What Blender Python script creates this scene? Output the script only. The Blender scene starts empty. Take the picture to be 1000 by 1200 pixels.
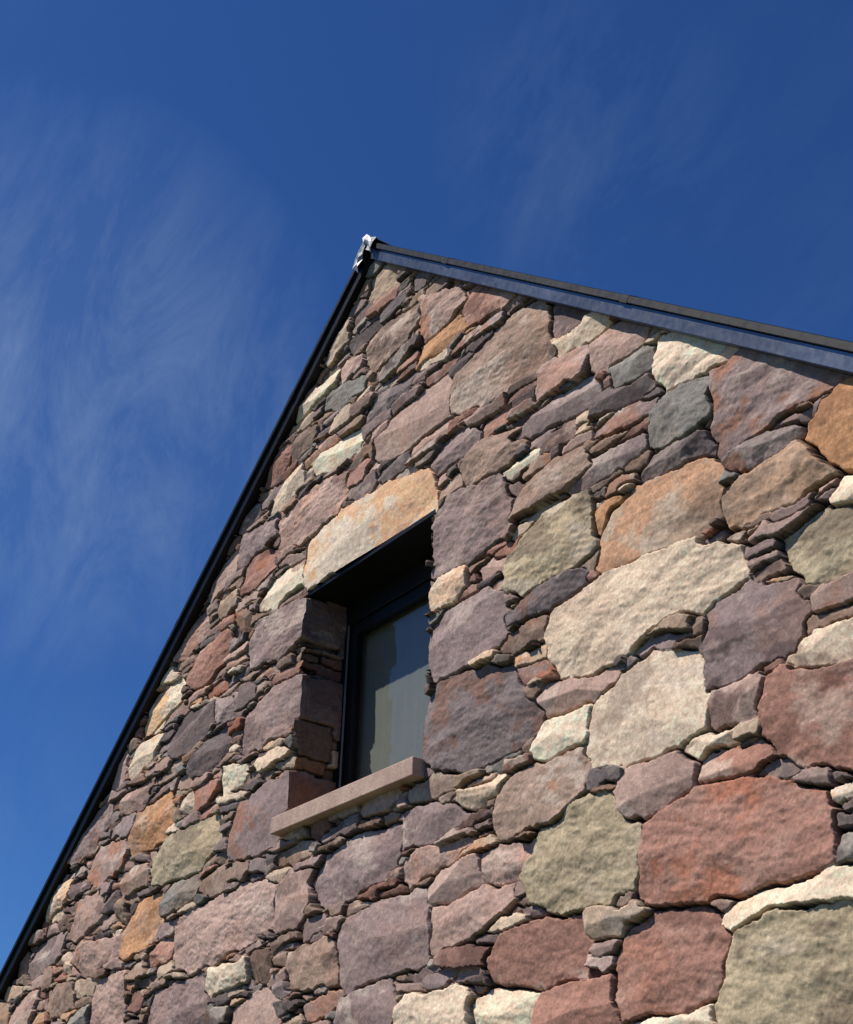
import bpy, bmesh, math, random
import numpy as np
rng=np.random.default_rng(11); random.seed(5)
# ------------------------------------------------------------------ camera and gable fitted to image coordinates
D=3.5                                   # distance of the camera from the wall plane (m)
YAW,PIT,ROL,FPX=0.9562,0.5165,-0.0272,1513.7
UA,VA,K=-1.6021,1.6123,0.8416           # gable apex and roof slope
EYE=1.6
def axes():
    cy,sy=math.cos(YAW),math.sin(YAW); cp,sp=math.cos(PIT),math.sin(PIT)
    f=np.array([-sy*cp,cy*cp,sp]); r=np.array([cy,sy,0.]); d=np.cross(f,r)
    cr,sr=math.cos(ROL),math.sin(ROL)
    return cr*r+sr*d, -sr*r+cr*d, f
RX,DX,FX=axes()
def ray(x,y):
    w=RX*(x-500)+DX*(y-600)+FX*FPX
    return w/np.linalg.norm(w)
def S(x,y):                              # image pixel -> metres on the wall plane, through the fitted camera
    w=ray(x,y); w=w/w[1]
    return ((w[0]-UA)*D, EYE+w[2]*D)
APZ=EYE+VA*D
CAMX=-UA*D
def rake(x): return APZ-K*np.abs(x)
WX0,WX1,WZ0,WZ1=-0.600,0.690,3.655,5.045  # window opening
HW=5.0

# ------------------------------------------------------------------ helpers
def newobj(name,me,parent=None,mat=None):
    o=bpy.data.objects.new(name,me); bpy.context.collection.objects.link(o)
    if parent: o.parent=parent
    if mat: me.materials.append(mat)
    return o
def mesh_pydata(name,v,f,parent,mat,smooth=False):
    me=bpy.data.meshes.new(name); me.from_pydata([tuple(map(float,p)) for p in v],[],f); me.update()
    if smooth: me.polygons.foreach_set('use_smooth',[True]*len(me.polygons))
    return newobj(name,me,parent,mat)
def box(name,x0,x1,y0,y1,z0,z1,parent,mat,bev=0.004,seg=2):
    bm=bmesh.new(); bmesh.ops.create_cube(bm,size=1)
    for v in bm.verts:
        v.co=((x0+x1)/2+v.co.x*(x1-x0),(y0+y1)/2+v.co.y*(y1-y0),(z0+z1)/2+v.co.z*(z1-z0))
    if bev: bmesh.ops.bevel(bm,geom=bm.edges[:],offset=bev,segments=seg,affect='EDGES',profile=.5)
    me=bpy.data.meshes.new(name); bm.to_mesh(me); bm.free()
    return newobj(name,me,parent,mat)
TAB={}
def vnoise(x,y,seed,lin=False):
    xi=np.floor(x).astype(np.int32); yi=np.floor(y).astype(np.int32)
    fx=(x-xi).astype(np.float32); fy=(y-yi).astype(np.float32)
    if seed not in TAB: TAB[seed]=np.random.default_rng(seed).random((512,512),dtype=np.float32)*2-1
    T=TAB[seed]
    a=T[xi&511,yi&511]; b=T[(xi+1)&511,yi&511]; c=T[xi&511,(yi+1)&511]; d=T[(xi+1)&511,(yi+1)&511]
    if lin:   # triangulated lattice: flat facets with crisp creases
        up=fx+fy>1
        return np.where(up,d+(c-d)*(1-fx)+(b-d)*(1-fy),a+(b-a)*fx+(c-a)*fy)
    fx=fx*fx*(3-2*fx); fy=fy*fy*(3-2*fy)
    return (a+(b-a)*fx)+((c+(d-c)*fx)-(a+(b-a)*fx))*fy
def facet(x,y,seed,ang=.6):
    c,s=math.cos(ang),math.sin(ang)
    return vnoise(x*c+y*s,-x*s+y*c,seed,True)
def fbm(x,y,seed,o=4,g=.55):
    s=0;a=1
    for i in range(o):
        s=s+a*vnoise(x*2.03**i+i*7.1,y*2.03**i+i*3.7,seed+i); a*=g
    return s
def srgb(r,g,b,k=1.0):
    f=lambda c:(c/255/12.92 if c<=10 else ((c/255+.055)/1.055)**2.4)*k
    return (f(r),f(g),f(b))

# ------------------------------------------------------------------ materials
def mat_base(name):
    m=bpy.data.materials.new(name); m.use_nodes=True; nt=m.node_tree
    return m,nt,nt.nodes,nt.links,nt.nodes['Principled BSDF']
def noise(N,L,vec,scale,detail=4,rough=.6,dist=0):
    n=N.new('ShaderNodeTexNoise'); n.inputs['Scale'].default_value=scale; n.inputs['Detail'].default_value=detail
    n.inputs['Roughness'].default_value=rough; n.inputs['Distortion'].default_value=dist
    if vec: L.new(vec,n.inputs['Vector'])
    return n.outputs['Fac']
def mrange(N,L,v,a,b,c,d):
    n=N.new('ShaderNodeMapRange'); L.new(v,n.inputs[0])
    for i,x in enumerate((a,b,c,d)): n.inputs[i+1].default_value=x
    return n.outputs[0]
def mixc(N,L,fac,a,b,mode='MIX'):
    n=N.new('ShaderNodeMix'); n.data_type='RGBA'; n.blend_type=mode
    for s,v in ((0,fac),(6,a),(7,b)):
        if isinstance(v,(int,float)): n.inputs[s].default_value=v
        elif isinstance(v,tuple): n.inputs[s].default_value=(*v,1)
        else: L.new(v,n.inputs[s])
    return n.outputs[2]
def stone_mat():
    m,nt,N,L,B=mat_base('rubble_stone')
    tc=N.new('ShaderNodeTexCoord').outputs['Object']
    at=N.new('ShaderNodeVertexColor'); at.layer_name='stone'
    col=at.outputs['Color']
    n4=noise(N,L,tc,95,4,.7)
    g=mrange(N,L,n4,.3,.7,.74,1.26)
    gc=N.new('ShaderNodeCombineColor'); [L.new(g,gc.inputs[i]) for i in range(3)]
    L.new(mixc(N,L,1.0,col,gc.outputs[0],'MULTIPLY'),B.inputs['Base Color'])
    B.inputs['Roughness'].default_value=.9
    B.inputs['Specular IOR Level'].default_value=.25
    nb1=noise(N,L,tc,8,9,.70,.2)
    b1=N.new('ShaderNodeBump'); b1.inputs['Distance'].default_value=.03; b1.inputs['Strength'].default_value=.27; L.new(nb1,b1.inputs['Height'])
    b2=N.new('ShaderNodeBump'); b2.inputs['Distance'].default_value=.0025; b2.inputs['Strength'].default_value=.45; L.new(n4,b2.inputs['Height'])
    L.new(b1.outputs[0],b2.inputs['Normal']); L.new(b2.outputs[0],B.inputs['Normal'])
    return m
def metal_mat(name,base,rough,metallic=.0,bump=.002,spec=.5):
    m,nt,N,L,B=mat_base(name)
    tc=N.new('ShaderNodeTexCoord').outputs['Object']
    n=noise(N,L,tc,3,5,.6)
    L.new(mixc(N,L,mrange(N,L,n,.3,.7,0,1),tuple(c*.75 for c in base),tuple(c*1.3 for c in base)),B.inputs['Base Color'])
    n2=noise(N,L,tc,25,4,.6)
    L.new(mrange(N,L,n2,.3,.7,rough*.85,rough*1.2),B.inputs['Roughness'])
    B.inputs['Metallic'].default_value=metallic; B.inputs['Specular IOR Level'].default_value=spec
    if bump:
        bp=N.new('ShaderNodeBump'); bp.inputs['Distance'].default_value=bump; L.new(noise(N,L,tc,2.5,1),bp.inputs['Height']); L.new(bp.outputs[0],B.inputs['Normal'])
    return m
def sand_mat():
    m,nt,N,L,B=mat_base('dressed_sandstone')
    tc=N.new('ShaderNodeTexCoord').outputs['Object']
    a=mixc(N,L,mrange(N,L,noise(N,L,tc,7,6,.65),.35,.65,0,1),srgb(172,142,128),srgb(210,180,160))
    b=mixc(N,L,mrange(N,L,noise(N,L,tc,140,4,.7),.35,.65,0,.5),a,srgb(130,108,96))
    L.new(b,B.inputs['Base Color']); B.inputs['Roughness'].default_value=.9
    bp=N.new('ShaderNodeBump'); bp.inputs['Distance'].default_value=.004; L.new(noise(N,L,tc,70,6,.7),bp.inputs['Height']); L.new(bp.outputs[0],B.inputs['Normal'])
    return m
def plain(name,c,rough,scale=20,var=.2,bump=.0):
    m,nt,N,L,B=mat_base(name)
    tc=N.new('ShaderNodeTexCoord').outputs['Object']
    L.new(mixc(N,L,noise(N,L,tc,scale,5),tuple(x*(1-var) for x in c),tuple(x*(1+var) for x in c)),B.inputs['Base Color'])
    B.inputs['Roughness'].default_value=rough
    if bump:
        bp=N.new('ShaderNodeBump'); bp.inputs['Distance'].default_value=bump; L.new(noise(N,L,tc,scale*2,5),bp.inputs['Height']); L.new(bp.outputs[0],B.inputs['Normal'])
    return m
M_STONE=stone_mat()
M_BLACK=metal_mat('black_coated_metal',(.005,.0055,.007),.42,0,0,.18)
M_ZINC=metal_mat('dark_grey_flashing',(.16,.17,.185),.33,.85,.0012)
M_LEAD=metal_mat('lead_flashing',(.17,.18,.20),.5,.3,.003)
M_SILL=sand_mat()
M_FRAME=metal_mat('black_window_frame',(.007,.0075,.008),.4,0,0,.22)
M_ROOF=metal_mat('standing_seam_roof',(.03,.033,.038),.45,.3)
M_INT=plain('interior_plaster',(.35,.34,.30),.9)
M_CURT=plain('curtain_fabric',(.225,.225,.20),.95,6,.12,.004)
M_GRASS=plain('grass_ground',(.07,.085,.035),.95,3,.4,.05)
mg=bpy.data.materials.new('window_glass'); mg.use_nodes=True
N=mg.node_tree.nodes; L=mg.node_tree.links; N.remove(N['Principled BSDF'])
gl=N.new('ShaderNodeBsdfGlossy'); gl.inputs['Roughness'].default_value=.01
tr=N.new('ShaderNodeBsdfTransparent'); tr.inputs['Color'].default_value=(.82,.85,.82,1)
mx=N.new('ShaderNodeMixShader'); lw=N.new('ShaderNodeLayerWeight')
pw_=N.new('ShaderNodeMath'); pw_.operation='POWER'; L.new(lw.outputs['Facing'],pw_.inputs[0]); pw_.inputs[1].default_value=4
L.new(mrange(N,L,pw_.outputs[0],0,1,.06,.9),mx.inputs[0]); L.new(tr.outputs[0],mx.inputs[1]); L.new(gl.outputs[0],mx.inputs[2]); L.new(mx.outputs[0],N['Material Output'].inputs['Surface'])

house=bpy.data.objects.new('stone_house',None); bpy.context.collection.objects.link(house)

# ------------------------------------------------------------------ stones
PAL={'c':(206,182,156),'t':(170,146,123),'p':(130,111,105),'d':(104,91,88),'g':(121,116,108),'r':(145,107,92),
     'o':(174,129,92),'k':(160,133,120),'y':(154,139,113),'b':(142,118,102)}
ST=[  # colour key, then outline corners in image pixels
('t',437,330,452,310,468,313,466,335,440,357,434,352),
('b',432,400,450,382,490,357,492,375,470,408,438,432,431,425),
('k',500,350,540,335,545,355,515,385,497,398,492,375),
('o',494,405,540,372,545,385,520,408,495,425),
('r',548,340,580,330,603,345,590,360,560,375,546,385,545,365),
('b',530,455,540,440,600,370,632,348,643,380,635,425,590,455,545,483,531,485),
('p',645,355,685,362,682,380,655,395,645,385),
('c',652,400,665,390,705,365,715,372,695,395,655,418),
('k',692,405,725,375,757,378,752,395,735,415,700,435,692,428),
('g',718,425,745,408,762,405,762,428,740,445,718,450),
('c',768,400,775,392,820,387,868,400,850,420,810,440,780,455,768,440),
('p',835,430,850,412,890,405,950,415,995,440,950,460,900,495,850,522,838,510,836,480),
('g',768,490,785,465,830,443,833,480,800,510,770,522),
('o',950,500,965,470,1000,450,1030,445,1030,555,985,550,960,530),
('c',345,490,370,458,398,435,393,452,360,485,347,497),
('d',425,495,440,465,485,435,480,455,440,490),
('k',442,520,470,482,520,440,530,455,528,485,500,505,460,535,443,540),
('k',630,460,640,430,680,405,690,430,660,450,632,468),
('p',603,510,640,475,690,440,700,450,690,475,640,500,605,515),
('c',368,545,400,515,425,500,420,525,385,552,370,558),
('c',315,600,330,575,355,545,355,560,340,585,318,603),
('r',310,560,325,535,340,520,338,540,322,565,312,570),
('k',328,610,365,572,408,555,405,580,395,605,355,635,328,648),
('c',358,672,365,635,400,600,470,562,500,550,508,565,506,600,440,640,362,690),
('p',508,600,530,580,585,555,597,590,595,625,560,650,510,675),
('b',540,545,565,522,605,500,610,520,595,545,548,570),
('b',600,590,625,560,680,520,692,545,660,575,615,600,600,605),
('y',596,655,610,632,640,600,688,577,695,610,692,645,650,675,615,695,600,690),
('t',706,640,720,600,760,565,810,540,838,560,838,605,790,635,730,660,708,665),
('t',843,590,870,560,935,525,965,540,972,560,930,585,880,610,850,620),
('c',645,745,652,715,700,680,790,635,870,645,876,670,850,700,790,720,740,760,690,785,655,790,647,775),
('y',918,630,960,600,1030,588,1030,655,960,680,930,665),
('d',593,720,620,700,680,665,690,690,640,715,600,730),
('c',503,700,520,672,545,660,548,685,530,705,506,718),
('p',502,750,520,720,570,690,588,700,590,750,550,770,505,800),
('d',500,830,515,800,570,778,590,785,628,835,620,860,580,885,520,905,500,895),
('p',828,750,840,715,875,690,930,683,938,710,930,765,880,780,830,805,826,780),
('c',932,765,955,740,1005,725,1008,765,960,782,935,785),
('r',895,830,910,800,960,775,1030,765,1030,895,985,895,940,890,905,870),
('c',692,850,705,820,740,790,765,768,810,768,830,810,825,850,790,870,740,895,700,890,690,875),
('k',625,830,635,805,690,785,716,782,715,800,680,820,635,842),
('c',625,870,640,845,685,825,690,845,680,870,640,888,627,885),
('k',832,835,845,812,892,790,895,820,880,840,840,855),
('b',577,960,590,920,630,890,688,872,690,895,680,930,650,960,600,978,580,978),
('k',722,935,740,905,790,887,810,895,810,925,770,950,735,955),
('y',620,1020,635,970,660,945,700,937,735,950,748,985,745,1025,710,1055,660,1068,625,1055),
('r',750,1010,765,965,800,935,850,917,920,915,965,925,972,960,970,1010,920,1030,850,1045,790,1060,755,1060,750,1035),
('c',848,1080,870,1050,960,1022,1030,1015,1030,1050,960,1058,900,1065,860,1090),
('y',843,1190,850,1130,870,1095,930,1072,1030,1058,1030,1260,840,1260),
('r',725,1120,740,1085,790,1068,835,1072,850,1100,848,1150,800,1180,735,1195,725,1170),
('r',573,1125,590,1100,640,1078,680,1075,685,1110,680,1140,640,1155,590,1155,575,1145),
('p',398,1110,405,1080,440,1060,495,1045,502,1085,498,1125,440,1145,405,1165,400,1150),
('k',503,1040,520,1018,555,1008,558,1035,530,1052,505,1057),
('k',502,1090,510,1065,560,1048,600,1035,605,1055,570,1085,510,1120),
('p',365,1035,380,1000,420,980,465,965,462,1015,430,1040,370,1062),
('p',465,960,490,945,530,940,545,955,520,980,470,993),
('c',535,940,545,925,592,908,588,925,550,945),
('k',202,1080,230,1065,310,1028,322,1040,318,1085,290,1105,230,1135,205,1138),
('k',320,1060,335,1028,365,1020,362,1060,345,1085,322,1092),
('y',180,1010,200,980,255,955,258,985,235,1015,195,1037,180,1037),
('o',150,985,165,955,198,925,205,950,195,980,155,1005),
('c',170,850,180,820,210,795,218,800,210,825,180,855,168,867),
('k',205,765,220,735,243,712,242,740,220,768,207,775),
('r',222,795,235,765,270,740,270,765,245,795,225,808),
('c',152,905,165,878,190,860,180,890,155,915),
('o',145,1100,160,1060,188,1047,187,1085,170,1110,145,1122),
('p',290,765,300,730,335,710,362,700,357,745,330,770,295,783),
('p',283,870,290,835,330,800,354,790,349,835,330,860,285,882),
('p',270,985,280,945,320,915,344,908,340,950,322,965,325,990,300,1000,272,1010),
('d',200,870,215,840,250,825,245,850,220,880,200,885),
('d',225,895,240,868,268,850,265,880,240,905,222,908),
('r',287,670,300,650,322,645,322,665,300,690,285,695),
('k',245,700,255,670,278,640,275,665,262,690,247,705),
('p',280,655,290,628,325,605,325,625,300,650,282,662),
('c',305,705,320,680,358,660,355,680,325,705,305,718),
('g',190,1060,205,1035,232,1025,228,1050,200,1072,188,1075),
('c',240,1160,250,1135,290,1125,288,1150,245,1168),
('p',170,1195,180,1165,235,1140,242,1165,238,1215,170,1225),
('k',105,1190,115,1150,150,1135,145,1170,140,1215,105,1215),
('k',85,1100,95,1060,120,1045,118,1075,90,1105),
('c',52,1075,65,1045,85,1030,80,1055,55,1078),
('p',30,1140,45,1105,80,1090,72,1120,35,1150),
('p',85,1005,100,965,130,935,128,965,110,1000,88,1012),
('k',85,1130,100,1105,145,1095,140,1118,100,1145),
('k',105,1030,120,995,150,985,145,1015,115,1040),
('k',270,1190,300,1165,322,1160,322,1225,268,1225),
('c',462,1190,480,1165,550,1160,552,1225,462,1225),
('c',552,1185,570,1165,625,1158,625,1225,553,1225),
('r',625,1185,645,1160,715,1145,725,1165,722,1225,625,1225),
('p',395,1200,400,1172,455,1150,460,1170,455,1225,393,1225),
('r',812,905,830,885,895,870,900,885,870,905,815,925),
('c',803,880,815,862,858,850,858,868,808,892),
('k',555,1010,575,1000,618,988,618,1020,580,1035,558,1030),
('k',470,1020,485,998,545,980,552,990,520,1015,475,1040),
('c',740,1205,760,1190,825,1178,832,1225,740,1230),
('t',688,1085,700,1070,750,1060,755,1075,730,1095,690,1100),
('g',972,1000,978,975,1030,965,1030,1005,980,1010),
('d',855,545,870,525,930,495,945,505,900,540,862,555),
('p',700,500,720,485,765,468,765,480,735,500,700,512),
('d',692,475,715,455,765,435,765,455,720,478,695,485),
('p',665,570,690,540,750,510,755,525,700,560,668,582),
('d',755,555,770,530,830,505,835,520,790,545,760,560),
('g',380,480,395,458,425,440,428,455,400,480),
('p',505,545,520,520,545,500,562,510,545,535,508,558),
('o',692,610,705,593,735,580,735,590,715,605,695,625),
('t',385,425,395,400,412,375,410,400,390,425),
('c',978,590,985,560,1030,550,1030,580),
]
CS=0.0042
X0,X1,Z0,Z1=-5.05,5.05,-0.05,APZ+.02
nx=int((X1-X0)/CS)+1; nz=int((Z1-Z0)/CS)+1
xs=(X0+np.arange(nx)*CS).astype(np.float32); zs=(Z0+np.arange(nz)*CS).astype(np.float32)
XX,ZZ=np.meshgrid(xs,zs,indexing='ij')
wu=XX+.019*facet(XX*8,ZZ*8,1,.4)+.008*facet(XX*23,ZZ*23,2,1.1)+.002*vnoise(XX*80,ZZ*80,21)
wv=ZZ+.016*facet(XX*8+50,ZZ*8,3,.9)+.007*facet(XX*23,ZZ*23+9,4,.3)+.002*vnoise(XX*80+9,ZZ*80,22)
lab=np.zeros((nx,nz),np.int32)
colors=[(.05,.04,.04)]; cent=[(0,0)]; big=[0]; siz=[(.1,.05)]
def jit(c,a=.10,k0=1.36):
    k=k0*(1+rng.uniform(-a,a)*2.0)
    h=rng.uniform(-a,a)*.3
    return (max(.01,c[0]*k*(1+h)),max(.01,c[1]*k),max(.01,c[2]*k*(1-h)))
def chaikin(p):
    q=[]
    for i in range(len(p)):
        a=np.array(p[i]); b=np.array(p[(i+1)%len(p)]); q+= [a+(b-a)*.02, a+(b-a)*.98]
    return q
for s in ST:
    pts=[S(s[i],s[i+1]) for i in range(1,len(s)-1,2)]
    pts=np.array(chaikin(pts)); c=pts.mean(0); v_=pts-c; ln=np.linalg.norm(v_,axis=1,keepdims=True); pts=c+v_*(ln+.020)/ln
    i0=max(0,int((pts[:,0].min()-.03-X0)/CS)); i1=min(nx,int((pts[:,0].max()+.03-X0)/CS)+1)
    j0=max(0,int((pts[:,1].min()-.03-Z0)/CS)); j1=min(nz,int((pts[:,1].max()+.03-Z0)/CS)+1)
    if i1<=i0 or j1<=j0: continue
    px=wu[i0:i1,j0:j1]; pz=wv[i0:i1,j0:j1]; ins=np.zeros(px.shape,bool)
    for a in range(len(pts)):
        (xa,za),(xb,zb)=pts[a],pts[(a+1)%len(pts)]
        if abs(zb-za)<1e-9: continue
        ins^=((za>pz)!=(zb>pz))&(px<(xb-xa)*(pz-za)/(zb-za)+xa)
    sub=lab[i0:i1,j0:j1]; sub[ins&(sub==0)]=len(colors)
    colors.append(jit(srgb(*PAL[s[0]]),.05)); cent.append(tuple(c)); big.append(1); siz.append((np.ptp(pts[:,0])/2,np.ptp(pts[:,1])/2))
keys='ppppdddkkbbbbrrtgctkpbbk'
def place(w,h,tries,free_need,k0=1.15):
    for _ in range(tries):
        cx=rng.uniform(X0,X1); cz=rng.uniform(Z0,Z1)
        if cz>APZ-K*abs(cx)+.03: continue
        i=int((cx-X0)/CS); j=int((cz-Z0)/CS)
        if i<0 or j<0 or i>=nx or j>=nz or lab[i,j]: continue
        ww=w*rng.uniform(.7,1.35); hh=h*rng.uniform(.8,1.25)
        ri=int(ww/CS)+2; rj=int(hh*1.4/CS)+2
        i0,i1,j0,j1=max(0,i-ri),min(nx,i+ri+1),max(0,j-rj),min(nz,j+rj+1)
        sub=lab[i0:i1,j0:j1]
        if (sub[::2,::2]==0).mean()<free_need: continue
        a=rng.normal(0,.07); ca,sa=math.cos(a),math.sin(a)
        dx=wu[i0:i1,j0:j1]-cx; dz=wv[i0:i1,j0:j1]-cz
        tp=rng.uniform(-.4,.4); sk=rng.uniform(-.7,.7)
        v=(-dx*sa+dz*ca); u=(dx*ca+dz*sa+sk*v)/ww; v=v/(hh*(1+tp*u))
        m=(np.maximum(np.abs(u),np.abs(v))+.12*np.minimum(np.abs(u),np.abs(v))<1.05)&(sub==0)
        if m.sum()<18: continue
        sub[m]=len(colors)
        kk=keys[rng.integers(len(keys))]
        colors.append(jit(srgb(*PAL[kk]),.14,k0)); cent.append((cx,cz)); big.append(1 if hh>.07 else 0); siz.append((ww,hh))
place(.24,.13,2500,.97,1.3); place(.17,.10,3500,.97,1.3); place(.12,.075,5000,.95,1.25)
for w,h,n,fr_,k0 in ((.16,.046,7000,.86,1.25),(.15,.034,9000,.76,1.2),(.13,.027,12000,.6,1.15),(.12,.022,15000,.48,1.05),(.08,.022,14000,.5,1.0),(.06,.018,15000,.45,.95),(.035,.014,14000,.45,.9)):
    place(w,h,n,fr_,k0)
for it in range(40):
    z=lab==0
    if not z.any(): break
    new=lab.copy()
    sh=[(1,0),(-1,0),(0,1),(0,-1)] if it%2 else [(0,1),(1,0),(0,-1),(-1,0),(1,1),(-1,-1),(1,-1),(-1,1)]
    for a,b in sh:
        r=np.roll(lab,(a,b),(0,1)); k=(new==0)&(r>0); new[k]=r[k]
    lab=new
colors=np.array(colors,np.float32); cent=np.array(cent,np.float32); big=np.array(big,np.float32); siz=np.array(siz,np.float32)
NL=len(colors)
def edt(lab,it=10):
    d=np.full(lab.shape,99.,np.float32)
    b=np.zeros(lab.shape,bool)
    b[:-1]|=lab[:-1]!=lab[1:]; b[1:]|=lab[:-1]!=lab[1:]
    b[:,:-1]|=lab[:,:-1]!=lab[:,1:]; b[:,1:]|=lab[:,:-1]!=lab[:,1:]
    d[b]=.5
    for _ in range(it):
        for a,bb,w in ((1,0,1),(-1,0,1),(0,1,1),(0,-1,1),(1,1,1.414),(-1,-1,1.414),(1,-1,1.414),(-1,1,1.414)):
            s0=slice(max(a,0),lab.shape[0]+min(a,0)); s1=slice(max(-a,0),lab.shape[0]+min(-a,0))
            t0=slice(max(bb,0),lab.shape[1]+min(bb,0)); t1=slice(max(-bb,0),lab.shape[1]+min(-bb,0))
            d[s0,t0]=np.minimum(d[s0,t0],d[s1,t1]+w)
    return np.minimum(d,it)
R_=lambda a,b:rng.uniform(a,b,NL).astype(np.float32)
P_off=R_(-.024,.018)*(1-.4*big)+.008*big; P_r=R_(.002,.005)+.002*big; P_j=R_(.0015,.0045); P_ph=R_(0,60); P_am=R_(.3,1.2)
NF=5
P_fg=[(R_(-1,1),R_(-1,1),R_(.0,.016)) for _ in range(NF)]
P_rs=1/np.maximum(siz,.03)
DEP=.066
def field(lab,A,Bc,cs,flat=False):
    e=edt(lab)*cs
    e=e-P_j[lab]+.002*vnoise(A*60,Bc*60,6)+.006*facet(A*16,Bc*16,61)
    s=np.clip(e/P_r[lab],0,1); prof=np.sqrt(1-(1-s)**2)
    ph=P_ph[lab]
    n=.60*facet(A*4+ph,Bc*5.5+ph,7,.3)+.38*facet(A*11+ph,Bc*14+ph,8,1.0)+.15*facet(A*34,Bc*44+ph,9,.5)+.07*vnoise(A*80,Bc*90,10)
    face=P_off[lab]+.012*n*P_am[lab]*(.5+.8*big[lab])
    if not flat:
        # cleaved facets: lower envelope of a few tilted planes per stone
        jx=(A-cent[lab,0])*P_rs[lab,0]; jz=(Bc-cent[lab,1])*P_rs[lab,1]
        amp=.010+.022*big[lab]; env=None
        for gx,gz,o in P_fg:
            pl=o[lab]+amp*(gx[lab]*jx+gz[lab]*jz)
            env=pl if env is None else np.minimum(env,pl)
        face=face+np.clip(env,-.035,.012)+.006
    return e,prof,face
def height(lab,A,Bc,cs,flat=False):
    e,prof,face=field(lab,A,Bc,cs,flat)
    H=np.where(prof>0,face-DEP*(1-prof),-.085)
    H=np.maximum(H,-DEP-.006+.005*vnoise(A*50,Bc*50,12))
    return e,np.minimum(H,.040)
e,Hf=height(lab,XX,ZZ,CS)
# per stone colouring
P_pale=colors*.40+np.array([.66,.54,.43],np.float32)*.60
P_dark=colors*np.array([.50,.47,.48],np.float32)
P_rust=colors*np.array([1.10,.76,.56],np.float32)
w_p=R_(0,1)**1.5; w_d=R_(0,1); w_r=np.where(rng.random(NL)<.35,R_(.3,1.0),R_(0,.25)).astype(np.float32)
def colour(lab,A,Bc,e):
    ph=P_ph[lab]
    m1=np.clip(fbm(A*4+ph,Bc*6+ph,100,5,.68)*2.0-.45,0,1)*w_p[lab]
    m2=np.clip(fbm(A*3+ph,Bc*5-ph,110,5,.68)*2.2-.35,0,1)*w_d[lab]
    m3=np.clip(fbm(A*3-ph,Bc*3.5+ph,120,5,.68)*2.2-.3,0,1)*w_r[lab]
    c=colors[lab]
    for m,t in ((m1,P_pale),(m3,P_rust),(m2,P_dark)):
        c=c+(t[lab]-c)*m[...,None]
    c=c*(1+.16*vnoise(A*45,Bc*45,130)+.12*vnoise(A*100,Bc*100,131))[...,None]
    k=np.clip((e+.0005)/.004,0,1)[...,None]
    return np.clip(c*k+np.array([.025,.021,.019],np.float32)*(1-k),.008,.8)
C=colour(lab,XX,ZZ,e)

def grid_mesh(name,P,Cc,keep,parent,mat):
    n0,n1=P.shape[:2]
    idx=np.arange(n0*n1).reshape(n0,n1)
    q=np.stack([idx[:-1,:-1],idx[1:,:-1],idx[1:,1:],idx[:-1,1:]],-1)[keep]
    used=np.unique(q); rm=np.zeros(n0*n1,np.int64); rm[used]=np.arange(len(used)); q=rm[q]
    v=P.reshape(-1,3)[used]; c=Cc.reshape(-1,3)[used]
    me=bpy.data.meshes.new(name)
    me.vertices.add(len(v)); me.vertices.foreach_set('co',v.astype(np.float32).ravel())
    me.loops.add(q.size); me.loops.foreach_set('vertex_index',q.astype(np.int32).ravel())
    me.polygons.add(len(q)); me.polygons.foreach_set('loop_start',np.arange(0,q.size,4,dtype=np.int32))
    me.polygons.foreach_set('loop_total',np.full(len(q),4,np.int32))
    me.update(calc_edges=True)
    me.polygons.foreach_set('use_smooth',np.ones(len(q),bool))
    ca=me.color_attributes.new('stone','FLOAT_COLOR','POINT')
    ca.data.foreach_set('color',np.concatenate([c,np.ones((len(c),1),np.float32)],1).astype(np.float32).ravel())
    return newobj(name,me,parent,mat)
# jagged arrises at the window opening
iL=int(round((WX0-X0)/CS)); iR=int(round((WX1-X0)/CS)); jB=int(round((WZ0-Z0)/CS)); jT=int(round((WZ1-Z0)/CS))
PX=XX.copy()
P_arr=R_(-.030,.028)
dL=np.clip(1-np.abs(np.arange(nx)-iL)/16.,0,1).astype(np.float32)
labL=lab[iL]; offL=P_arr[labL]*np.clip(e[iL]/.012,0,1)-.024*np.clip(1-e[iL]/.012,0,1)
offL=np.convolve(offL,np.ones(3)/3,'same').astype(np.float32)
vm=((np.arange(nz)>=jB-2)&(np.arange(nz)<=jT)).astype(np.float32)
PX+=dL[:,None]*(offL*vm)[None,:]
top=rake(XX)-.004
PZc=np.minimum(ZZ,top)
P=np.stack([PX,-Hf,PZc],-1)
keep=(ZZ[:-1,:-1]<top[:-1,:-1])&(ZZ[1:,:-1]<top[1:,:-1]+CS)
keep&=(np.abs(XX[:-1,:-1]+CS/2)<HW)
ii=np.arange(nx-1)[:,None]; jj=np.arange(nz-1)[None,:]
keep&=~((ii>=iL)&(ii<iR)&(jj>=jB)&(jj<jT))
jsplit=int((2.1-Z0)/CS)
kk=keep.copy(); kk[:,:jsplit]=False
grid_mesh('gable_wall',P[:,jsplit:],C[:,jsplit:],kk[:,jsplit:],house,M_STONE)
lo=P[::3,:jsplit+1][:, ::3].copy(); loC=C[::3,:jsplit+1][:, ::3]
lo[:,-1,2]=Z0+jsplit*CS+.01
kl=np.ones((lo.shape[0]-1,lo.shape[1]-1),bool)&(np.abs(lo[:-1,:-1,0]+.0075)<HW)
grid_mesh('gable_wall_base',lo,loC,kl,house,M_STONE)

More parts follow.
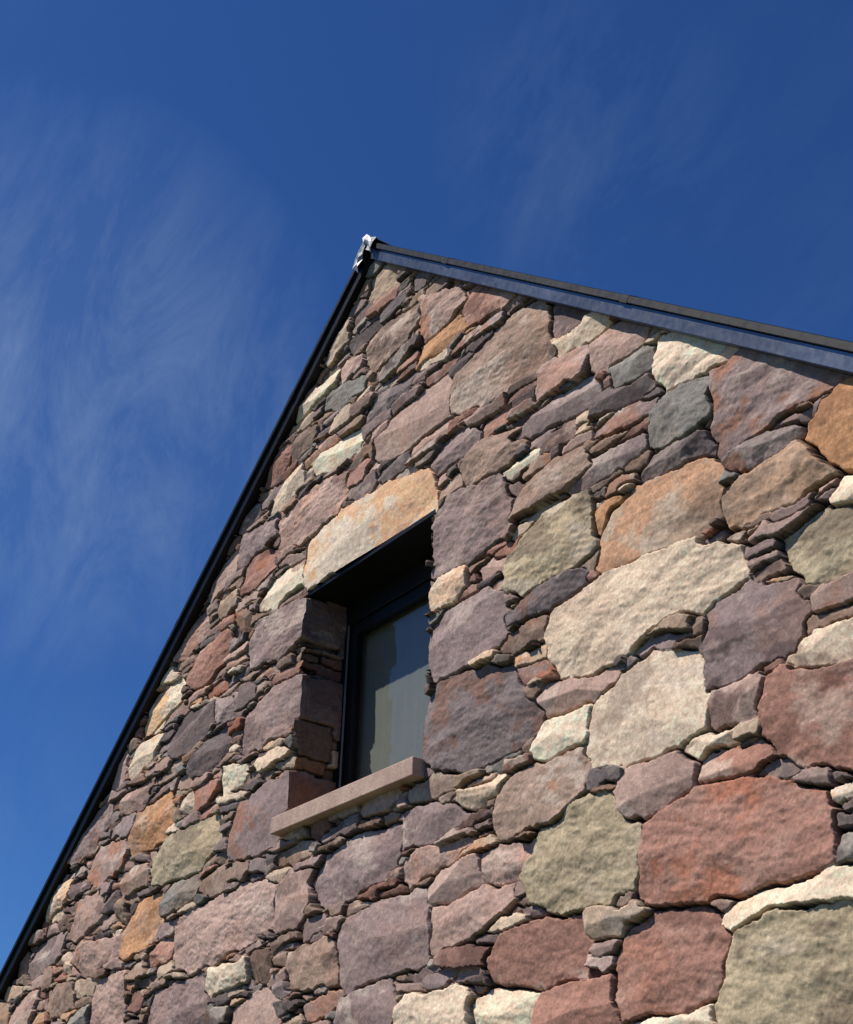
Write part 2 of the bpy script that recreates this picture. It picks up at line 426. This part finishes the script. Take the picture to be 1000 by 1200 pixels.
# reveals
RD=.30
def reveal(name,icol,sign,off):
    ny=int(RD/CS)+1
    ys=np.arange(ny)*CS
    js=np.arange(jB-2,jT+1)
    YY,ZR=np.meshgrid(ys.astype(np.float32),zs[js],indexing='ij')
    base=lab[icol,js]
    wob=np.clip((np.arange(len(js))[None,:]+(3*vnoise(YY*14,ZR*6,31)).astype(int)),0,len(js)-1)
    lr=base[wob]
    spl=.12+.14*((P_ph[lr]*7.3)%1.0)+.012*vnoise(ZR*25,YY*9,33)
    l2=lab[min(nx-1,icol+int(sign*-70)),js][np.clip(wob+3,0,len(js)-1)]
    lr=np.where(YY<spl,lr,l2)
    e2,h2=height(lr,YY+3,ZR,CS,True)
    h2=np.maximum(h2,-.045)+P_arr[lr]*.7
    w0=np.clip(YY/.03,0,1)
    Xr=(WX0 if sign>0 else WX1)+sign*(h2*w0)+off[js][None,:]*(1-np.clip(YY/.05,0,1))
    Yr=YY+(-Hf[icol,js])[None,:]*np.clip(1-YY/.09,0,1)
    P2=np.stack([Xr,Yr,ZR],-1)
    grid_mesh(name,P2,colour(lr,YY+3,ZR,e2)*.62,np.ones((ny-1,len(js)-1),bool),house,M_STONE)  # stone colours darkened: shade inside the recess is painted in
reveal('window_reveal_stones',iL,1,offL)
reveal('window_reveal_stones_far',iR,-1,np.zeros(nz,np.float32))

# ------------------------------------------------------------------ window
win=bpy.data.objects.new('window',None); bpy.context.collection.objects.link(win); win.parent=house
def frame(nm,x0,x1,z0,z1,y0,y1,wl,wr,wt,wb,mat):
    box(nm+'_left',x0,x0+wl,y0,y1,z0,z1,win,mat); box(nm+'_right',x1-wr,x1,y0,y1,z0,z1,win,mat)
    box(nm+'_head',x0+wl,x1-wr,y0+.001,y1,z1-wt,z1,win,mat); box(nm+'_bottom',x0+wl,x1-wr,y0+.001,y1,z0,z0+wb,win,mat)
box('soffit_lining',WX0-.02,WX1+.02,.012,.32,WZ1-.03,WZ1-.002,win,M_FRAME,.002)
frame('outer_frame',WX0-.06,WX1+.03,WZ0-.01,WZ1-.032,.285,.36,.12,.10,.13,.05,M_FRAME)
frame('sash',WX0+.068,WX1-.078,WZ0+.048,WZ1-.168,.300,.352,.055,.06,.075,.06,M_FRAME)
box('gasket_strip',WX0+.0605,WX0+.0665,.276,.287,WZ0+.06,WZ1-.17,win,M_LEAD,.001)
mesh_pydata('glass_pane',[(WX0+.12,.325,WZ0+.1),(WX1-.13,.325,WZ0+.1),(WX1-.13,.325,WZ1-.235),(WX0+.12,.325,WZ1-.235)],[(0,1,2,3)],win,mg)
rx0,rx1,ry0,ry1,rz0,rz1=-2.2,2.2,.37,4,2.9,5.3
mesh_pydata('room',[(rx0,ry0,rz0),(rx1,ry0,rz0),(rx1,ry1,rz0),(rx0,ry1,rz0),(rx0,ry0,rz1),(rx1,ry0,rz1),(rx1,ry1,rz1),(rx0,ry1,rz1)],[(0,1,2,3),(4,7,6,5),(3,2,6,7),(0,3,7,4),(1,5,6,2)],house,M_INT)
v=[];f=[]
n=90
for i in range(n+1):
    x=WX0-.02+(WX1+.02-WX0)*i/n
    a=.0006+.010*max(0,(i-62)/28)
    for z in (WZ0-.05,WZ1+.05): v.append((x,.385+a*math.sin(i*.9)+a*math.sin(i*1.7),z))
for i in range(n): f.append((2*i,2*i+2,2*i+3,2*i+1))
mesh_pydata('curtain',v,f,win,M_CURT,True)
# sill
box('window_sill',-.665,WX1+.005,-.075,.30,WZ0-.10,WZ0-.005,house,M_SILL,.006,3)

# ------------------------------------------------------------------ roof and verges
ang=math.atan(K); LEN=HW/math.cos(ang)+.35
def rakeprofile(name,side,prof,mat,t0=0.0,t1=LEN):
    v=[];f=[]
    m=len(prof)
    for t in (t0,t1):
        for (n_,s_) in prof:
            if t<=0: 
                x=0.; z=APZ+s_/math.cos(ang)
            else:
                x=side*(t*math.cos(ang)+s_*math.sin(ang)); z=APZ-t*math.sin(ang)+s_*math.cos(ang)
            v.append((x,-n_,z))
    for i in range(m):
        j=(i+1)%m
        f.append((i,j,m+j,m+i))
    f.append(tuple(range(m))[::-1]); f.append(tuple(range(m,2*m)))
    o=mesh_pydata(name,v,f,house,mat)
    bm=bmesh.new(); bm.from_mesh(o.data); bmesh.ops.recalc_face_normals(bm,faces=bm.faces[:])
    bmesh.ops.bevel(bm,geom=bm.edges[:],offset=.002,segments=2,affect='EDGES'); bm.to_mesh(o.data); bm.free()
    return o
for side,nm in ((-1,'left'),(1,'right')):
    rakeprofile('verge_fascia_'+nm,side,[(-.02,-.004),(.052,-.004),(.060,.062),(-.02,.062)],M_ZINC if side>0 else M_BLACK)  # left fascia gets black: its shaded side is put into the material
    rakeprofile('verge_trim_'+nm,side,[(-.02,.0645),(.078,.0645),(.078,.098),(.03,.112),(-.02,.112)],M_BLACK)
    rakeprofile('roof_slope_'+nm,side,[(-9.0,.01),(-.022,.01),(-.022,.10),(-9.0,.10)],M_ROOF)
    for t in (1.05,2.9,4.75):
        rakeprofile('verge_joint_%s_%d'%(nm,int(t*10)),side,[(0,.060),(.0795,.060),(.0795,.0995),(.03,.1135),(0,.1135)],M_BLACK,t,t+.06)
# folded metal cap over the ridge end
bm=bmesh.new()
prof=[(-.125,-.150),(-.105,-.098),(-.075,-.055),(-.045,-.022),(-.018,.012),(0,.030),(.018,.012),(.045,-.020),(.080,-.048),(.105,-.07)]
rows=[(.30,0,1),(.12,.003,1),(.0,.004,1),(-.060,.006,1.0),(-.092,.004,1.0),(-.098,-.03,.93),(-.096,-.065,.80),(-.090,-.09,.62)]
G=[]
for a,(y,dz,sc_) in enumerate(rows):
    r=[]
    for b,(x,z) in enumerate(prof):
        c_=.0045*math.sin(a*2.3+b*1.9)+.003*math.sin(a*1.1-b*3.1)
        r.append(bm.verts.new((x*sc_+c_,y+c_*1.5,APZ+.142+z+dz+c_*.6)))
    G.append(r)
for a in range(len(rows)-1):
    for b in range(len(prof)-1): bm.faces.new((G[a][b],G[a][b+1],G[a+1][b+1],G[a+1][b]))
me=bpy.data.meshes.new('ridge_cap'); bm.to_mesh(me); bm.free()
me.polygons.foreach_set('use_smooth',[False]*len(me.polygons))
rc=newobj('ridge_cap',me,house,M_LEAD)
sm=rc.modifiers.new('solid','SOLIDIFY'); sm.thickness=.004
mz=rake(HW)
box('side_wall_left',-HW,-HW+.4,.095,8.6,0,float(mz)-.02,house,M_STONE,0)
box('side_wall_right',HW-.4,HW,.095,8.6,0,float(mz)-.02,house,M_STONE,0)
mesh_pydata('back_gable',[(-HW+.4,8.5,0),(HW-.4,8.5,0),(HW-.4,8.5,float(mz)),(0,8.5,APZ-.05),(-HW+.4,8.5,float(mz))],[(0,1,2,3,4)],house,M_INT)
for o in bpy.data.objects:
    if o.name.startswith('side_wall'):
        ca=o.data.color_attributes.new('stone','FLOAT_COLOR','POINT')
        for d in ca.data: d.color=(.2,.15,.14,1)

# ------------------------------------------------------------------ ground
mesh_pydata('ground',[(-800,-800,0),(800,-800,0),(800,800,0),(-800,800,0)],[(0,1,2,3)],None,M_GRASS)

# ------------------------------------------------------------------ light
AZ=math.radians(30); EL=math.radians(54)   # sun to the left of the wall normal
sd=np.array([-math.sin(AZ)*math.cos(EL),-math.cos(AZ)*math.cos(EL),math.sin(EL)])
from mathutils import Vector, Matrix
ld=bpy.data.lights.new('sun','SUN'); ld.energy=5.0; ld.angle=math.radians(.5); ld.color=(1,.945,.87)
lo_=bpy.data.objects.new('sun',ld); bpy.context.collection.objects.link(lo_)
lo_.rotation_euler=Vector(sd).to_track_quat('Z','Y').to_euler(); lo_.location=(-5,-10,15)
w=bpy.data.worlds.new('World'); bpy.context.scene.world=w; w.use_nodes=True
N=w.node_tree.nodes; L=w.node_tree.links; BG=N['Background']
sky=N.new('ShaderNodeTexSky'); sky.sky_type='NISHITA'; sky.sun_disc=False; sky.sun_elevation=EL
sky.sun_rotation=math.atan2(sd[0],sd[1]); sky.altitude=300; sky.air_density=1.0; sky.dust_density=.3; sky.ozone_density=3.0
g=N.new('ShaderNodeTexCoord').outputs['Generated']
mp=N.new('ShaderNodeMapping'); mp.inputs['Rotation'].default_value=(.3,.5,.9); mp.inputs['Scale'].default_value=(1.6,4.6,2.0); L.new(g,mp.inputs[0])
n1=noise(N,L,mp.outputs[0],2.9,12,.70,.5)
n2=noise(N,L,g,2.1,4,.5,.5)
c1=mrange(N,L,n1,.42,.82,0,1); c2=mrange(N,L,n2,.48,.70,0,1)
def dotmask(px,py,a,b):
    d=ray(px,py); vm_=N.new('ShaderNodeVectorMath'); vm_.operation='DOT_PRODUCT'; L.new(g,vm_.inputs[0]); vm_.inputs[1].default_value=tuple(d)
    return mrange(N,L,vm_.outputs['Value'],a,b,0,1)
def mth(op,a,b):
    n=N.new('ShaderNodeMath'); n.operation=op
    for i,x in enumerate((a,b)):
        if isinstance(x,(int,float)): n.inputs[i].default_value=x
        else: L.new(x,n.inputs[i])
    return n.outputs[0]
bank=dotmask(60,450,.975,1.0)
puff=dotmask(690,170,.993,1.0)
cl=mth('ADD',mth('MULTIPLY',mth('MULTIPLY',c1,c2),.25),mth('MULTIPLY',bank,mth('ADD',mth('MULTIPLY',c1,.85),.14)))
cl=mth('MULTIPLY',mth('ADD',cl,mth('MULTIPLY',puff,mth('MULTIPLY',c1,.28))),.42)
sk=mixc(N,L,1.0,sky.outputs[0],(.27,.51,.90),'MULTIPLY')
L.new(mixc(N,L,cl,sk,(3.8,5.1,7.1)),BG.inputs['Color'])
BG.inputs['Strength'].default_value=.1

# ------------------------------------------------------------------ camera
cd=bpy.data.cameras.new('camera'); cam=bpy.data.objects.new('camera',cd); bpy.context.collection.objects.link(cam)
cd.sensor_fit='VERTICAL'; cd.sensor_height=24; cd.lens=FPX/1200*24; cd.clip_end=3000
Mx=Matrix(((RX[0],-DX[0],-FX[0],CAMX),(RX[1],-DX[1],-FX[1],-D),(RX[2],-DX[2],-FX[2],EYE),(0,0,0,1)))
cam.matrix_world=Mx
sc=bpy.context.scene; sc.camera=cam
sc.view_settings.view_transform='Standard'; sc.view_settings.look='None'; sc.view_settings.exposure=0
